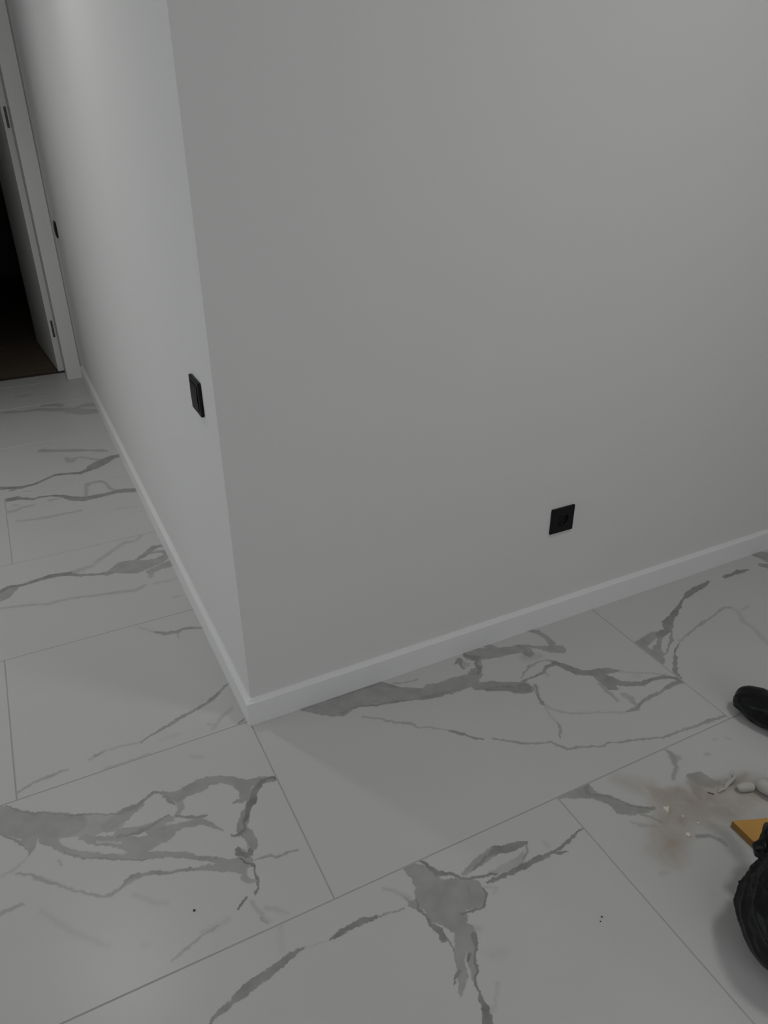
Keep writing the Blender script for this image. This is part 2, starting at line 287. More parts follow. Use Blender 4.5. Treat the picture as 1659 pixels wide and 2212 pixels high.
  ('l',0.2,5.1,[(-558,1669,9.9),(-526,1656,10.0),(-491,1677,7.6),(-448,1680,7.7)]),
  ('l',0.18,5.1,[(-522,1719,5.1),(-506,1710,5.1)]),
 ],
 'Y': [
  ('l',0.42,2.8,[(-580,1930,14.9),(-532,1910,14.9),(-481,1888,13.1),(-421,1900,9.4),(-375,1930,8.5),(-329,1957,11.8),(-264,1943,11.8),(-221,1926,13.8),(-181,1947,17.4),(-155,1970,32.6),(-107,2010,33.6),(-58,2045,20.8),(-26,2046,17.0)]),
  ('b',0.34,2.7,[(-524,1877,7.6),(-506,1878,7.6)]),
  ('l',0.24,5.1,[(-363,2290,17.9),(-285,2249,15.6),(-209,2216,20.0),(-149,2184,11.0),(-97,2157,17.4),(-69,2131,8.5)]),
  ('l',0.2,5.0,[(-264,2152,6.8),(-243,2092,24.4),(-225,2115,12.5),(-197,2118,8.4),(-142,2061,12.2),(-115,2036,12.2)]),
  ('l',0.16,5.3,[(-464,1837,5.3),(-444,1826,5.3)]),
  ('l',0.1,6.3,[(-112,2469,6.3),(-101,2503,4.5)]),
 ],
 'AA': [
  ('l',0.22,6.7,[(-501,2958,17.4),(-390,2925,14.5),(-320,2923,20.4),(-248,2878,23.0),(-201,2860,28.6),(-155,2822,41.7),(-100,2763,47.3),(-22,2737,33.7)]),
  ('l',0.24,7.8,[(-293,2977,17.9),(-231,2960,23.7),(-207,2932,22.8)]),
  ('l',0.22,7.8,[(-124,2858,17.4),(-63,2872,29.5),(-20,2849,29.2)]),
  ('l',0.2,5.7,[(-188,2831,3.8),(-182,2769,5.7)]),
 ],
 'AB': [
  ('l',0.15,8.1,[(-417,3209,16.1),(-366,3207,19.4)]),
  ('l',0.15,8.1,[(-283,3197,5.1),(-257,3175,5.1)]),
 ],
}

# ------------------------------------------------------------------ helpers
def new_mat(name, color=(0.5, 0.5, 0.5), rough=0.5, spec=0.5, noise_amt=0.0, noise_scale=8.0, bump=0.0, bump_scale=60.0, metallic=0.0):
    m = bpy.data.materials.new(name)
    m.use_nodes = True
    nt = m.node_tree
    b = nt.nodes['Principled BSDF']
    b.inputs['Roughness'].default_value = rough
    b.inputs['Specular IOR Level'].default_value = spec
    b.inputs['Metallic'].default_value = metallic
    tc = nt.nodes.new('ShaderNodeTexCoord')
    n = nt.nodes.new('ShaderNodeTexNoise')
    n.inputs['Scale'].default_value = noise_scale
    n.inputs['Detail'].default_value = 3
    nt.links.new(tc.outputs['Object'], n.inputs['Vector'])
    mix = nt.nodes.new('ShaderNodeMix')
    mix.data_type = 'RGBA'
    a = noise_amt
    mix.inputs[6].default_value = tuple(c * (1 - a) for c in color) + (1,)
    mix.inputs[7].default_value = tuple(min(1, c * (1 + a)) for c in color) + (1,)
    nt.links.new(n.outputs['Fac'], mix.inputs[0])
    nt.links.new(mix.outputs[2], b.inputs['Base Color'])
    if bump:
        n2 = nt.nodes.new('ShaderNodeTexNoise')
        n2.inputs['Scale'].default_value = bump_scale
        n2.inputs['Detail'].default_value = 4
        nt.links.new(tc.outputs['Object'], n2.inputs['Vector'])
        bp = nt.nodes.new('ShaderNodeBump')
        bp.inputs['Strength'].default_value = bump
        bp.inputs['Distance'].default_value = 0.004
        nt.links.new(n2.outputs['Fac'], bp.inputs['Height'])
        nt.links.new(bp.outputs['Normal'], b.inputs['Normal'])
    return m

def link(name, me, mat=None, parent=None, loc=None, smooth=False):
    o = bpy.data.objects.new(name, me)
    COL.objects.link(o)
    if mat is not None and len(me.materials) == 0:
        me.materials.append(mat)
    if parent is not None:
        o.parent = parent
    if loc is not None:
        o.location = loc
    if smooth:
        for p in me.polygons:
            p.use_smooth = True
    return o

def tag(o, label, cat=None, kind=None, group=None):
    o['label'] = label
    if cat:
        o['category'] = cat
    if kind:
        o['kind'] = kind
    if group:
        o['group'] = group
    return o

def empty(name, loc=(0, 0, 0)):
    o = bpy.data.objects.new(name, None)
    o.empty_display_size = 0.05
    COL.objects.link(o)
    o.location = loc
    return o

def pydata(name, verts, faces):
    me = bpy.data.meshes.new(name)
    me.from_pydata([tuple(v) for v in verts], [], faces)
    me.update()
    return me

def fix_normals(me):
    bm = bmesh.new()
    bm.from_mesh(me)
    bmesh.ops.recalc_face_normals(bm, faces=bm.faces)
    bm.to_mesh(me)
    bm.free()
    return me

def prism(name, poly, z0, z1):
    n = len(poly)
    v = [(x, y, z0) for x, y in poly] + [(x, y, z1) for x, y in poly]
    f = [tuple(range(n))[::-1], tuple(range(n, 2 * n))]
    f += [(i, (i + 1) % n, n + (i + 1) % n, n + i) for i in range(n)]
    return fix_normals(pydata(name, v, f))

def box(name, x0, x1, y0, y1, z0, z1, bevel=0.0, seg=2):
    me = prism(name, [(x0, y0), (x1, y0), (x1, y1), (x0, y1)], z0, z1)
    if bevel:
        bm = bmesh.new()
        bm.from_mesh(me)
        bmesh.ops.bevel(bm, geom=list(bm.edges), offset=bevel, segments=seg, affect='EDGES', profile=0.5)
        bm.to_mesh(me)
        bm.free()
    return me

# ------------------------------------------------------------------ materials
M_WALL = new_mat('wall_paint', (0.72, 0.715, 0.695), 0.75, 0.25, 0.015, 3.0, 0.05, 180)
M_WHITE = new_mat('white_lacquer', (0.77, 0.77, 0.74), 0.42, 0.4, 0.01, 5.0)
M_TRIM = new_mat('white_skirting', (0.81, 0.805, 0.795), 0.40, 0.45, 0.01, 5.0)
M_CEIL = new_mat('ceiling_paint', (0.78, 0.77, 0.75), 0.85, 0.2, 0.01, 4.0)
M_GROUT = new_mat('grey_grout', (0.44, 0.435, 0.42), 0.9, 0.2, 0.06, 40.0)
M_BLACK = new_mat('black_plastic', (0.006, 0.006, 0.0065), 0.42, 0.22, 0.05, 30.0)
M_BLACKDEEP = new_mat('black_plastic_matt', (0.004, 0.004, 0.004), 0.6, 0.3, 0.05, 30.0)
M_METAL = new_mat('dark_steel', (0.10, 0.105, 0.10), 0.45, 0.5, 0.05, 20.0, metallic=0.6)
M_BAG = new_mat('black_bag_film', (0.004, 0.0042, 0.0052), 0.34, 0.22, 0.1, 20.0, 0.25, 60)
M_ORANGE = new_mat('orange_board', (0.56, 0.30, 0.075), 0.6, 0.35, 0.08, 14.0)
M_ORANGE_EDGE = new_mat('orange_board_edge', (0.30, 0.15, 0.035), 0.7, 0.3, 0.1, 30.0)
M_FOAM = new_mat('white_foam', (0.50, 0.475, 0.44), 0.75, 0.2, 0.04, 30.0)
M_CHIP = new_mat('pale_plaster', (0.80, 0.76, 0.64), 0.7, 0.3, 0.03, 60.0)
M_GRIT = new_mat('dark_grit', (0.05, 0.05, 0.05), 0.8, 0.2, 0.03, 60.0)
M_SPLINT = new_mat('dark_splinter', (0.15, 0.14, 0.125), 0.8, 0.2, 0.1, 60.0)
M_STRIP = new_mat('threshold_strip', (0.055, 0.04, 0.045), 0.5, 0.4, 0.1, 30.0)

def wood_mat():
    m = bpy.data.materials.new('brown_laminate')
    m.use_nodes = True
    nt = m.node_tree
    b = nt.nodes['Principled BSDF']
    b.inputs['Roughness'].default_value = 0.55
    tc = nt.nodes.new('ShaderNodeTexCoord')
    mp = nt.nodes.new('ShaderNodeMapping')
    mp.inputs['Scale'].default_value = (3, 40, 1)
    n = nt.nodes.new('ShaderNodeTexNoise')
    n.inputs['Scale'].default_value = 1.0
    n.inputs['Detail'].default_value = 4
    r = nt.nodes.new('ShaderNodeValToRGB')
    r.color_ramp.elements[0].position = 0.3
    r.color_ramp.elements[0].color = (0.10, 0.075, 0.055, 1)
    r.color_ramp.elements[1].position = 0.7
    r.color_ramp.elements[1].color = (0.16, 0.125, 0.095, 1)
    nt.links.new(tc.outputs['Object'], mp.inputs[0])
    nt.links.new(mp.outputs[0], n.inputs['Vector'])
    nt.links.new(n.outputs['Fac'], r.inputs[0])
    nt.links.new(r.outputs[0], b.inputs['Base Color'])
    return m
M_WOOD = wood_mat()

# ------------------------------------------------------------------ room shell
HALL_W = -1.14
TOE = -0.012           # the hall wall leans in a little towards its far end
END_Y = 3.412
RX, RY, WX = 4.5, -4.2, -3.0
NOOK_Y = 2.5  # unseen return wall, placed to keep window light off the door leaf
o = link('wall_right', prism('wall_right', [(0, 0), (RX, 0), (RX, 0.15), (0.15, 0.15)], 0, CEIL), M_WALL)
tag(o, 'plain light grey wall with the low black socket in it', kind='structure')
o = link('wall_left', prism('wall_left', [(0, 0), (0.15, 0.15), (0.15, END_Y), (TOE, END_Y)], 0, CEIL), M_WALL)
tag(o, 'pale hallway wall with two black switches leading to the dark doorway', kind='structure')
OP0, OP1, OPZ = -0.112 - 0.83, -0.112, 2.06       # door opening (x from, x to, height)
v = [(HALL_W - 0.15, END_Y), (0.15, END_Y), (0.15, END_Y + 0.17), (HALL_W - 0.15, END_Y + 0.17)]
def end_wall():
    me = bpy.data.meshes.new('wall_far')
    bm = bmesh.new()
    for (a, b_, z0, z1) in ((HALL_W - 0.15, OP0 - 0.03, 0, CEIL), (OP1 + 0.03, 0.15, 0, CEIL), (OP0 - 0.03, OP1 + 0.03, OPZ + 0.03, CEIL)):
        q = box('t', a, b_, END_Y, END_Y + 0.17, z0, z1)
        bm.from_mesh(q)
        bpy.data.meshes.remove(q)
    bm.to_mesh(me)
    bm.free()
    return me
tag(link('wall_far', end_wall(), M_WALL), 'end wall of the hallway around the door opening', kind='structure')
tag(link('wall_hall', prism('wall_hall', [(HALL_W, NOOK_Y), (HALL_W, END_Y), (HALL_W - 0.15, END_Y), (HALL_W - 0.15, NOOK_Y + 0.15), (WX, NOOK_Y + 0.15), (WX, NOOK_Y)], 0, CEIL), M_WALL), 'unseen return wall opposite the hallway wall, beside the door', kind='structure')
def window_wall(name, c0, c1, e0, e1, w0, w1, wz0, wz1, along_x):
    me = bpy.data.meshes.new(name)
    bm = bmesh.new()
    for (a, b_, z0, z1) in ((e0, w0, 0, CEIL), (w1, e1, 0, CEIL), (w0, w1, 0, wz0), (w0, w1, wz1, CEIL)):
        q = box('t', a, b_, c0, c1, z0, z1) if along_x else box('t', c0, c1, a, b_, z0, z1)
        bm.from_mesh(q)
        bpy.data.meshes.remove(q)
    bm.to_mesh(me)
    bm.free()
    return me
def window(name, c, w0, w1, wz0, wz1, along_x, label):
    f = empty(name, ((w0 + w1) / 2, c, wz0) if along_x else (c, (w0 + w1) / 2, wz0))
    tag(f, label, kind='structure')
    f_ = 0.06
    m_ = (w0 + w1) / 2
    for (a, b_, z0, z1) in ((w0, w0 + f_, wz0, wz1), (w1 - f_, w1, wz0, wz1), (m_ - f_ / 2, m_ + f_ / 2, wz0 + f_, wz1 - f_), (w0 + f_, w1 - f_, wz0, wz0 + f_), (w0 + f_, w1 - f_, wz1 - f_, wz1)):
        me = box('window_frame', a, b_, c - 0.03, c + 0.03, z0, z1, 0.003) if along_x else box('window_frame', c - 0.03, c + 0.03, a, b_, z0, z1, 0.003)
        o = link('window_frame', me, M_TRIM, f)
        o.matrix_parent_inverse = Matrix.Translation(f.location).inverted()
tag(link('wall_back', window_wall('wall_back', RY - 0.2, RY, WX, RX, -0.9, 1.7, 0.65, 2.35, True), M_WALL), 'wall with a wide window behind the viewer', kind='structure')
tag(link('wall_west', window_wall('wall_west', WX - 0.2, WX, RY, NOOK_Y + 0.15, -1.0, 1.9, 0.5, 2.35, False), M_WALL), 'wall with a large window at the left end of the room', kind='structure')
tag(link('wall_east', box('wall_east', RX, RX + 0.2, RY, 0.15, 0, CEIL), M_WALL), 'wall at the right end of the room', kind='structure')
window('window_1', RY - 0.1, -0.9, 1.7, 0.65, 2.35, True, 'wide white framed window behind the viewer')
window('window_2', WX - 0.1, -1.0, 1.9, 0.5, 2.35, False, 'large white framed window at the left end of the room')
tag(link('ceiling', box('ceiling', WX - 0.2, RX + 0.2, RY - 0.15, END_Y + 0.17, CEIL, CEIL + 0.1), M_CEIL), 'flat white ceiling over room and hallway', kind='structure')
# dark room behind the door
def dark_room():
    me = bpy.data.meshes.new('wall_bedroom')
    bm = bmesh.new()
    Y0, Y1, X0, X1 = END_Y + 0.17, 7.2, -3.0, 0.3
    for a in ((X0 - .1, X0, Y0, Y1, 0, CEIL), (X1, X1 + .1, Y0, Y1, 0, CEIL), (X0 - .1, X1 + .1, Y1, Y1 + .1, 0, CEIL),
              (X0 - .1, HALL_W - .15, Y0 - .17, Y0, 0, CEIL), (.15, X1 + .1, Y0 - .17, Y0, 0, CEIL), (X0 - .1, X1 + .1, Y0, Y1 + .1, CEIL, CEIL + .1)):
        q = box('t', *a)
        bm.from_mesh(q)
        bpy.data.meshes.remove(q)
    bm.to_mesh(me)
    bm.free()
    return me
M_DIM = new_mat('unlit_room_dark', (0.10, 0.095, 0.09), 0.9, 0.2, 0.05, 5)  # dark wall colour stands in for the lack of light in there
tag(link('wall_bedroom', dark_room(), M_DIM), 'walls coloured dark for the unlit room beyond the open door', kind='structure')
TH_Y = 3.572
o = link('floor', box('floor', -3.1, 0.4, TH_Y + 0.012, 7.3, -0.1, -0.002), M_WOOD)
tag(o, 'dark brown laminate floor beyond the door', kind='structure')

# ------------------------------------------------------------------ tiled floor
floor = link('floor', box('floor', WX - 0.2, RX + 0.2, RY - 0.15, TH_Y, -0.1, -0.0013), M_GROUT)
tag(floor, 'large white marble-look floor tiles with grey veins and thin grout joints', kind='structure')

class Tree:
    def __init__(self, name):
        self.m = bpy.data.materials.new(name)
        self.m.use_nodes = True
        self.nt = self.m.node_tree
        self.N = self.nt.nodes.new
        self.L = self.nt.links.new
    def math(self, op, a, b=None, c=None, clamp=False):
        n = self.N('ShaderNodeMath')
        n.operation = op
        n.use_clamp = clamp
        for i, q in enumerate((a, b, c)):
            if q is None:
                continue
            if isinstance(q, (int, float)):
                n.inputs[i].default_value = q
            else:
                self.L(q, n.inputs[i])
        return n.outputs[0]
    def vec(self, op, a, b=None, c=None, out=0):
        n = self.N('ShaderNodeVectorMath')
        n.operation = op
        for i, q in enumerate((a, b, c)):
            if q is None:
                continue
            if isinstance(q, tuple):
                n.inputs[i].default_value = q
            else:
                self.L(q, n.inputs[i])
        return n.outputs[out]

TILE_COL = (0.565, 0.56, 0.545)
VEIN_TINT = (0.0, 0.0, 0.0)
def tile_material(name, strokes, cell, centre):
    """porcelain tile: faint clouds, plus the veins (printed strokes given in metres) that reach this cell"""
    t = Tree(name)
    N, L = t.N, t.L
    bsdf = t.nt.nodes['Principled BSDF']
    bsdf.inputs['Roughness'].default_value = 0.30
    bsdf.inputs['Specular IOR Level'].default_value = 0.4
    tc = N('ShaderNodeTexCoord')
    P = t.vec('ADD', tc.outputs['Object'], (centre[0], centre[1], 0.0))
    cl = N('ShaderNodeTexNoise')
    cl.inputs['Scale'].default_value = 5.0
    cl.inputs['Detail'].default_value = 3
    L(P, cl.inputs['Vector'])
    V = 0.0
    D = 0.0
    use = []
    if strokes:
        x0, x1, y0, y1 = cell
        for kind, v, soft, pts in strokes:
            q = [(a / 1000, b / 1000, max(c, 0.6) / 1000) for a, b, c in pts]
            for i in range(len(q) - 1):
                a, b = q[i], q[i + 1]
                r = max(a[2], b[2]) + soft * 1.6 / 1000 + 0.010
                if max(a[0], b[0]) + r < x0 or min(a[0], b[0]) - r > x1 or max(a[1], b[1]) + r < y0 or min(a[1], b[1]) - r > y1:
                    continue
                # distance from the cell's rectangle to the segment (sampled)
                d = 9.0
                for k in range(9):
                    sx, sy = a[0] + (b[0] - a[0]) * k / 8, a[1] + (b[1] - a[1]) * k / 8
                    d = min(d, math.hypot(max(x0 - sx, 0, sx - x1), max(y0 - sy, 0, sy - y1)))
                if d < r + math.hypot(b[0] - a[0], b[1] - a[1]) / 16:
                    use.append((kind, v, soft / 1000, a, b))
    if use:
        nz = N('ShaderNodeTexNoise')
        nz.inputs['Scale'].default_value = 55.0
        nz.inputs['Detail'].default_value = 4
        nz.inputs['Roughness'].default_value = 0.66
        L(P, nz.inputs['Vector'])
        off = t.vec('SUBTRACT', nz.outputs['Color'], (0.5, 0.5, 0.5))
        Pw = t.vec('MULTIPLY_ADD', off, (0.020, 0.020, 0.0), P)
        Pf = t.vec('MULTIPLY', Pw, (1.0, 1.0, 0.0))
        for phase in 'bild':
            for kind, v, soft, a, b in use:
                if kind != phase:
                    continue
                ba = (b[0] - a[0], b[1] - a[1])
                l2 = max(ba[0] ** 2 + ba[1] ** 2, 1e-8)
                pa = t.vec('SUBTRACT', Pf, (a[0], a[1], 0.0))
                h = t.vec('DOT_PRODUCT', pa, (ba[0] / l2, ba[1] / l2, 0.0), out=1)
                h = t.math('ADD', h, 0.0, clamp=True)
                sc_ = N('ShaderNodeVectorMath')
                sc_.operation = 'SCALE'
                sc_.inputs[0].default_value = (-ba[0], -ba[1], 0.0)
                L(h, sc_.inputs[3])
                e = t.vec('ADD', sc_.outputs[0], pa)
                d = t.vec('LENGTH', e, out=1)
                d = t.math('MULTIPLY_ADD', h, a[2] - b[2], d)
                mr = N('ShaderNodeMapRange')
                mr.interpolation_type = 'SMOOTHSTEP'
                s = max(soft * (2.6 if v < 0.21 else 1.5), 0.0022)
                mr.inputs['From Min'].default_value = a[2] + s * 0.6
                mr.inputs['From Max'].default_value = a[2] - s * 0.6
                mr.inputs['To Min'].default_value = 0.0
                mr.inputs['To Max'].default_value = v if phase in 'id' else min(0.7, v * 1.12)
                L(d, mr.inputs['Value'])
                k = mr.outputs[0]
                if phase == 'd':
                    D = k if isinstance(D, float) else t.math('MAXIMUM', D, k)
                elif phase == 'i':
                    if not isinstance(V, float):
                        V = t.math('MULTIPLY', V, t.math('SUBTRACT', 1.0, k))
                else:
                    V = k if isinstance(V, float) else t.math('MAXIMUM', V, k)
    # albedo
    base = N('ShaderNodeMix')
    base.data_type = 'RGBA'
    base.inputs[6].default_value = tuple(c * 0.975 for c in TILE_COL) + (1,)
    base.inputs[7].default_value = tuple(c * 1.025 for c in TILE_COL) + (1,)
    L(cl.outputs['Fac'], base.inputs[0])
    out = base.outputs[2]
    if not isinstance(V, float):
        n3 = N('ShaderNodeTexNoise')
        n3.inputs['Scale'].default_value = 24.0
        n3.inputs['Detail'].default_value = 4
        L(P, n3.inputs['Vector'])
        f = t.math('MULTIPLY_ADD', n3.outputs['Fac'], 0.9, 0.60)
        V = t.math('MULTIPLY', V, f, clamp=True)
        mx = N('ShaderNodeMix')
        mx.data_type = 'RGBA'
        mx.inputs[7].default_value = (0.022, 0.026, 0.024, 1)
        L(V, mx.inputs[0])
        L(out, mx.inputs[6])
        out = mx.outputs[2]
    if not isinstance(D, float):
        n4 = N('ShaderNodeTexNoise')
        n4.inputs['Scale'].default_value = 22.0
        n4.inputs['Detail'].default_value = 5
        L(P, n4.inputs['Vector'])
        D = t.math('MULTIPLY', D, t.math('MULTIPLY_ADD', n4.outputs['Fac'], 1.4, 0.05, clamp=True))
        mx = N('ShaderNodeMix')
        mx.data_type = 'RGBA'
        mx.inputs[7].default_value = (0.36, 0.29, 0.225, 1)
        L(D, mx.inputs[0])
        L(out, mx.inputs[6])
        out = mx.outputs[2]
        rr = t.math('MULTIPLY_ADD', D, 0.5, 0.30)
        L(rr, bsdf.inputs['Roughness'])
    L(out, bsdf.inputs['Base Color'])
    return t.m

def generic_material(k):
    """tiles outside the photograph: soft branching veins from noise ridges"""
    t = Tree('marble_tile_%d' % k)
    b = t.nt.nodes['Principled BSDF']
    b.inputs['Roughness'].default_value = 0.30
    tc = t.N('ShaderNodeTexCoord')
    P = t.vec('ADD', tc.outputs['Object'], (3.7 * k, 1.9 * k, 0.0))
    n = t.N('ShaderNodeTexNoise')
    n.inputs['Scale'].default_value = 1.6
    n.inputs['Detail'].default_value = 5
    n.inputs['Distortion'].default_value = 0.6
    t.L(P, n.inputs['Vector'])
    d = t.math('ABSOLUTE', t.math('SUBTRACT', n.outputs['Fac'], 0.5))
    mr = t.N('ShaderNodeMapRange')
    mr.interpolation_type = 'SMOOTHSTEP'
    mr.inputs['From Min'].default_value = 0.022
    mr.inputs['From Max'].default_value = 0.004
    mr.inputs['To Max'].default_value = 0.40
    t.L(d, mr.inputs['Value'])
    n2 = t.N('ShaderNodeTexNoise')
    n2.inputs['Scale'].default_value = 2.5
    t.L(P, n2.inputs['Vector'])
    f = t.math('MULTIPLY', mr.outputs[0], t.math('MULTIPLY_ADD', n2.outputs['Fac'], 4.0, -1.7, clamp=True))
    mx = t.N('ShaderNodeMix')
    mx.data_type = 'RGBA'
    mx.inputs[6].default_value = TILE_COL + (1,)
    mx.inputs[7].default_value = (0.022, 0.026, 0.024, 1)
    t.L(f, mx.inputs[0])
    t.L(mx.outputs[2], b.inputs['Base Color'])
    return t.m
GENERIC = [generic_material(k) for k in range(4)]
PLAIN = tile_material('plain_tile', [], None, (0, 0))

GAP = 0.0017
def add_tile(x0, x1, y0, y1, key=None, plain=False, idx=0):
    x0 += GAP; x1 -= GAP; y0 += GAP; y1 -= GAP
    if x1 - x0 < 0.02 or y1 - y0 < 0.02:
        return
    cx, cy = (x0 + x1) / 2, (y0 + y1) / 2
    st = VEINS.get(key) if key else None
    nx, ny = {'R': (10, 6), 'T': (8, 5), 'P': (8, 5)}.get(key, (6, 4)) if st else (1, 1)
    bv = 0.0007
    xs = [x0 + bv + (x1 - x0 - 2 * bv) * i / nx for i in range(nx + 1)]
    ys = [y0 + bv + (y1 - y0 - 2 * bv) * j / ny for j in range(ny + 1)]
    verts = [(x - cx, y - cy, 0.0) for y in ys for x in xs]
    faces, mi, mats, cache = [], [], [], {}
    for j in range(ny):
        for i in range(nx):
            a = j * (nx + 1) + i
            faces.append((a, a + 1, a + nx + 2, a + nx + 1))
            if st:
                mats.append(tile_material('marble_tile', st, (xs[i], xs[i + 1], ys[j], ys[j + 1]), (cx, cy)))
                mi.append(len(mats) - 1)
            else:
                mi.append(0)
    if not st:
        mats = [PLAIN if plain else GENERIC[idx % 4]]
    # bevelled rim
    ring = [j for j in range(nx + 1)] + [(j + 1) * (nx + 1) - 1 for j in range(1, ny + 1)] \
        + [ny * (nx + 1) + i for i in range(nx - 1, -1, -1)] + [j * (nx + 1) for j in range(ny - 1, 0, -1)]
    n = len(verts)
    corners = [(x0, y0), (x1, y0), (x1, y1), (x0, y1)]
    def rim(z):
        r = []
        for k in ring:
            vx, vy = verts[k][0] + cx, verts[k][1] + cy
            vx = x0 if abs(vx - xs[0]) < 1e-7 else (x1 if abs(vx - xs[-1]) < 1e-7 else vx)
            vy = y0 if abs(vy - ys[0]) < 1e-7 else (y1 if abs(vy - ys[-1]) < 1e-7 else vy)
            r.append((vx - cx, vy - cy, z))
        return r
    m = len(ring)
    verts = verts + rim(-bv) + rim(-0.0013)
    side = len(mats)
    mats.append(PLAIN)
    for k in range(m):
        k2 = (k + 1) % m
        faces.append((ring[k2], ring[k], n + k, n + k2)); mi.append(side)
        faces.append((n + k2, n + k, n + m + k, n + m + k2)); mi.append(side)
    me = pydata('tile', verts, faces)
    for q in mats:
        me.materials.append(q)
    for p, q in zip(me.polygons, mi):
        p.material_index = q
    link('tile', me, None, floor, (cx, cy, 0))

X0, YA = -0.0091, -0.5958
E0 = 0.004
# room rows
idx = 0
for r in range(0, -7, -1):
    ya, yb = YA + 0.6 * r, YA + 0.6 * (r + 1)
    ya = max(ya, RY)
    offs = X0 if r % 2 == 0 else X0 + 0.6
    for k in range(-4, 5):
        xa, xb = offs + 1.2 * k, offs + 1.2 * (k + 1)
        xa, xb = max(xa, WX), min(xb, RX)
        key = {(0, -1): 'R', (0, 0): 'T', (0, 1): 'U', (-1, -1): 'P', (-1, 0): 'Q'}.get((r, k))
        top = min(yb, -0.002 if xa > -0.05 else yb)
        add_tile(xa, xb, ya, top, key, False, idx)
        idx += 1
# hall rows
hall = {1: (-0.609, 'V'), 2: (None, 'W'), 3: (-0.553, 'X'), 4: (None, 'Y'), 5: (None, 'AA'), 6: (None, 'AB')}
for r, (joint, key) in hall.items():
    ya, yb = YA + 0.6 * r, min(YA + 0.6 * (r + 1), TH_Y)
    edge = TOE * yb / END_Y - 0.002 if yb < 3.4 else TOE - 0.002
    if r == 6:
        # last row stops at the end wall beside the door lining
        add_tile(HALL_W, edge, ya, END_Y - 0.001, key)
        add_tile(OP0, OP1, END_Y - 0.001, TH_Y, None, True)
        continue
    west = [-2.409, -1.209] if joint is None else [-1.809]
    ends = [WX] + west + ([] if joint is None else [joint])
    for k in range(len(ends)):
        xa = ends[k]
        xb = ends[k + 1] if k + 1 < len(ends) else edge
        yt = min(yb, NOOK_Y) if xb < HALL_W + 0.2 else yb
        if yt - ya > 0.05:
            add_tile(xa, xb, ya, yt, key if xb == edge else None, k == len(ends) - 2, k + r)

# ------------------------------------------------------------------ skirting boards
PROFILE = [(0.0, 0.0), (0.0160, 0.0), (0.0160, 0.0745), (0.0155, 0.0762), (0.0140, 0.0771), (0.0092, 0.0777), (0.0086, 0.0786), (0.0080, 0.0814),
           (0.0070, 0.0827), (0.0050, 0.0833), (0.0, 0.0837)]
def skirting(name, pts):
    """pts: list of (wall point, outward unit normal scaled for the mitre)"""
    verts, faces = [], []
    n = len(PROFILE)
    for (px, py), (nx, ny) in pts:
        for d, z in PROFILE:
            verts.append((px + nx * d, py + ny * d, z))
    for i in range(len(pts) - 1):
        for k in range(n):
            k2 = (k + 1) % n
            faces.append((i * n + k, i * n + k2, (i + 1) * n + k2, (i + 1) * n + k))
    faces.append(tuple(range(n)))
    faces.append(tuple(range((len(pts) - 1) * n, len(pts) * n)))
    return fix_normals(pydata(name, verts, faces))
tag(link('baseboard_right', skirting('baseboard_right', [((0, 0), (-1, -1)), ((RX, 0), (0, -1))]), M_TRIM),
    'white moulded skirting board under the grey wall with the socket', kind='structure')
tag(link('baseboard_left', skirting('baseboard_left', [((0, 0), (-1, -1)), ((TOE, END_Y - 0.014), (-1, 0))]), M_TRIM),
    'white skirting board running along the hallway wall', kind='structure')

# ------------------------------------------------------------------ door frame, threshold, door leaf
fr = empty('trim_1', (-0.5, END_Y, 0))
tag(fr, 'white door casing and lining at the end of the hallway', kind='structure')
def child(name, me, mat, parent, smooth=False):
    o = link(name, me, mat, parent, smooth=smooth)
    o.matrix_parent_inverse = Matrix.Translation(parent.location).inverted()
    return o
CW = 0.086
child('casing', box('casing', OP1, OP1 + CW, END_Y - 0.013, END_Y, 0.0, OPZ + CW, 0.002), M_WHITE, fr)
child('casing', box('casing', OP0 - CW, OP0, END_Y - 0.013, END_Y, 0.0, OPZ + CW, 0.002), M_WHITE, fr)
child('casing', box('casing', OP0, OP1, END_Y - 0.013, END_Y, OPZ, OPZ + CW, 0.002), M_WHITE, fr)
child('lining', box('lining', OP1, OP1 + 0.03, END_Y, END_Y + 0.17, 0.0, OPZ, 0.001), M_WHITE, fr)
child('lining', box('lining', OP0 - 0.03, OP0, END_Y, END_Y + 0.17, 0.0, OPZ, 0.001), M_WHITE, fr)
child('lining', box('lining', OP0 - 0.03, OP1 + 0.03, END_Y, END_Y + 0.17, OPZ, OPZ + 0.03, 0.001), M_WHITE, fr)
tag(link('trim_2', box('trim_2', OP0, OP1, TH_Y, TH_Y + 0.03, -0.002, 0.004, 0.0015), M_STRIP), 'thin dark threshold strip between white tiles and brown floor', kind='structure')

door = empty('door_1', (OP1 - 0.0002, END_Y + 0.172, 0))
tag(door, 'white door standing open into the dark room', 'door', kind='structure')
ANG = math.radians(4.5)
LT = 0.037
leaf = link('door_leaf', box('door_leaf', -LT, 0.0, 0.0, 0.82, 0.008, 2.03, 0.002), M_WHITE, door)
for z0, z1 in ((1.41, 1.515), (0.23, 0.335)):
    h = link('hinge', box('hinge', -0.023, -0.011, -0.004, 0.0, z0, z1, 0.001), M_METAL, leaf)
    h['label'] = 'dark steel hinge'
door.rotation_euler = (0, 0, ANG)

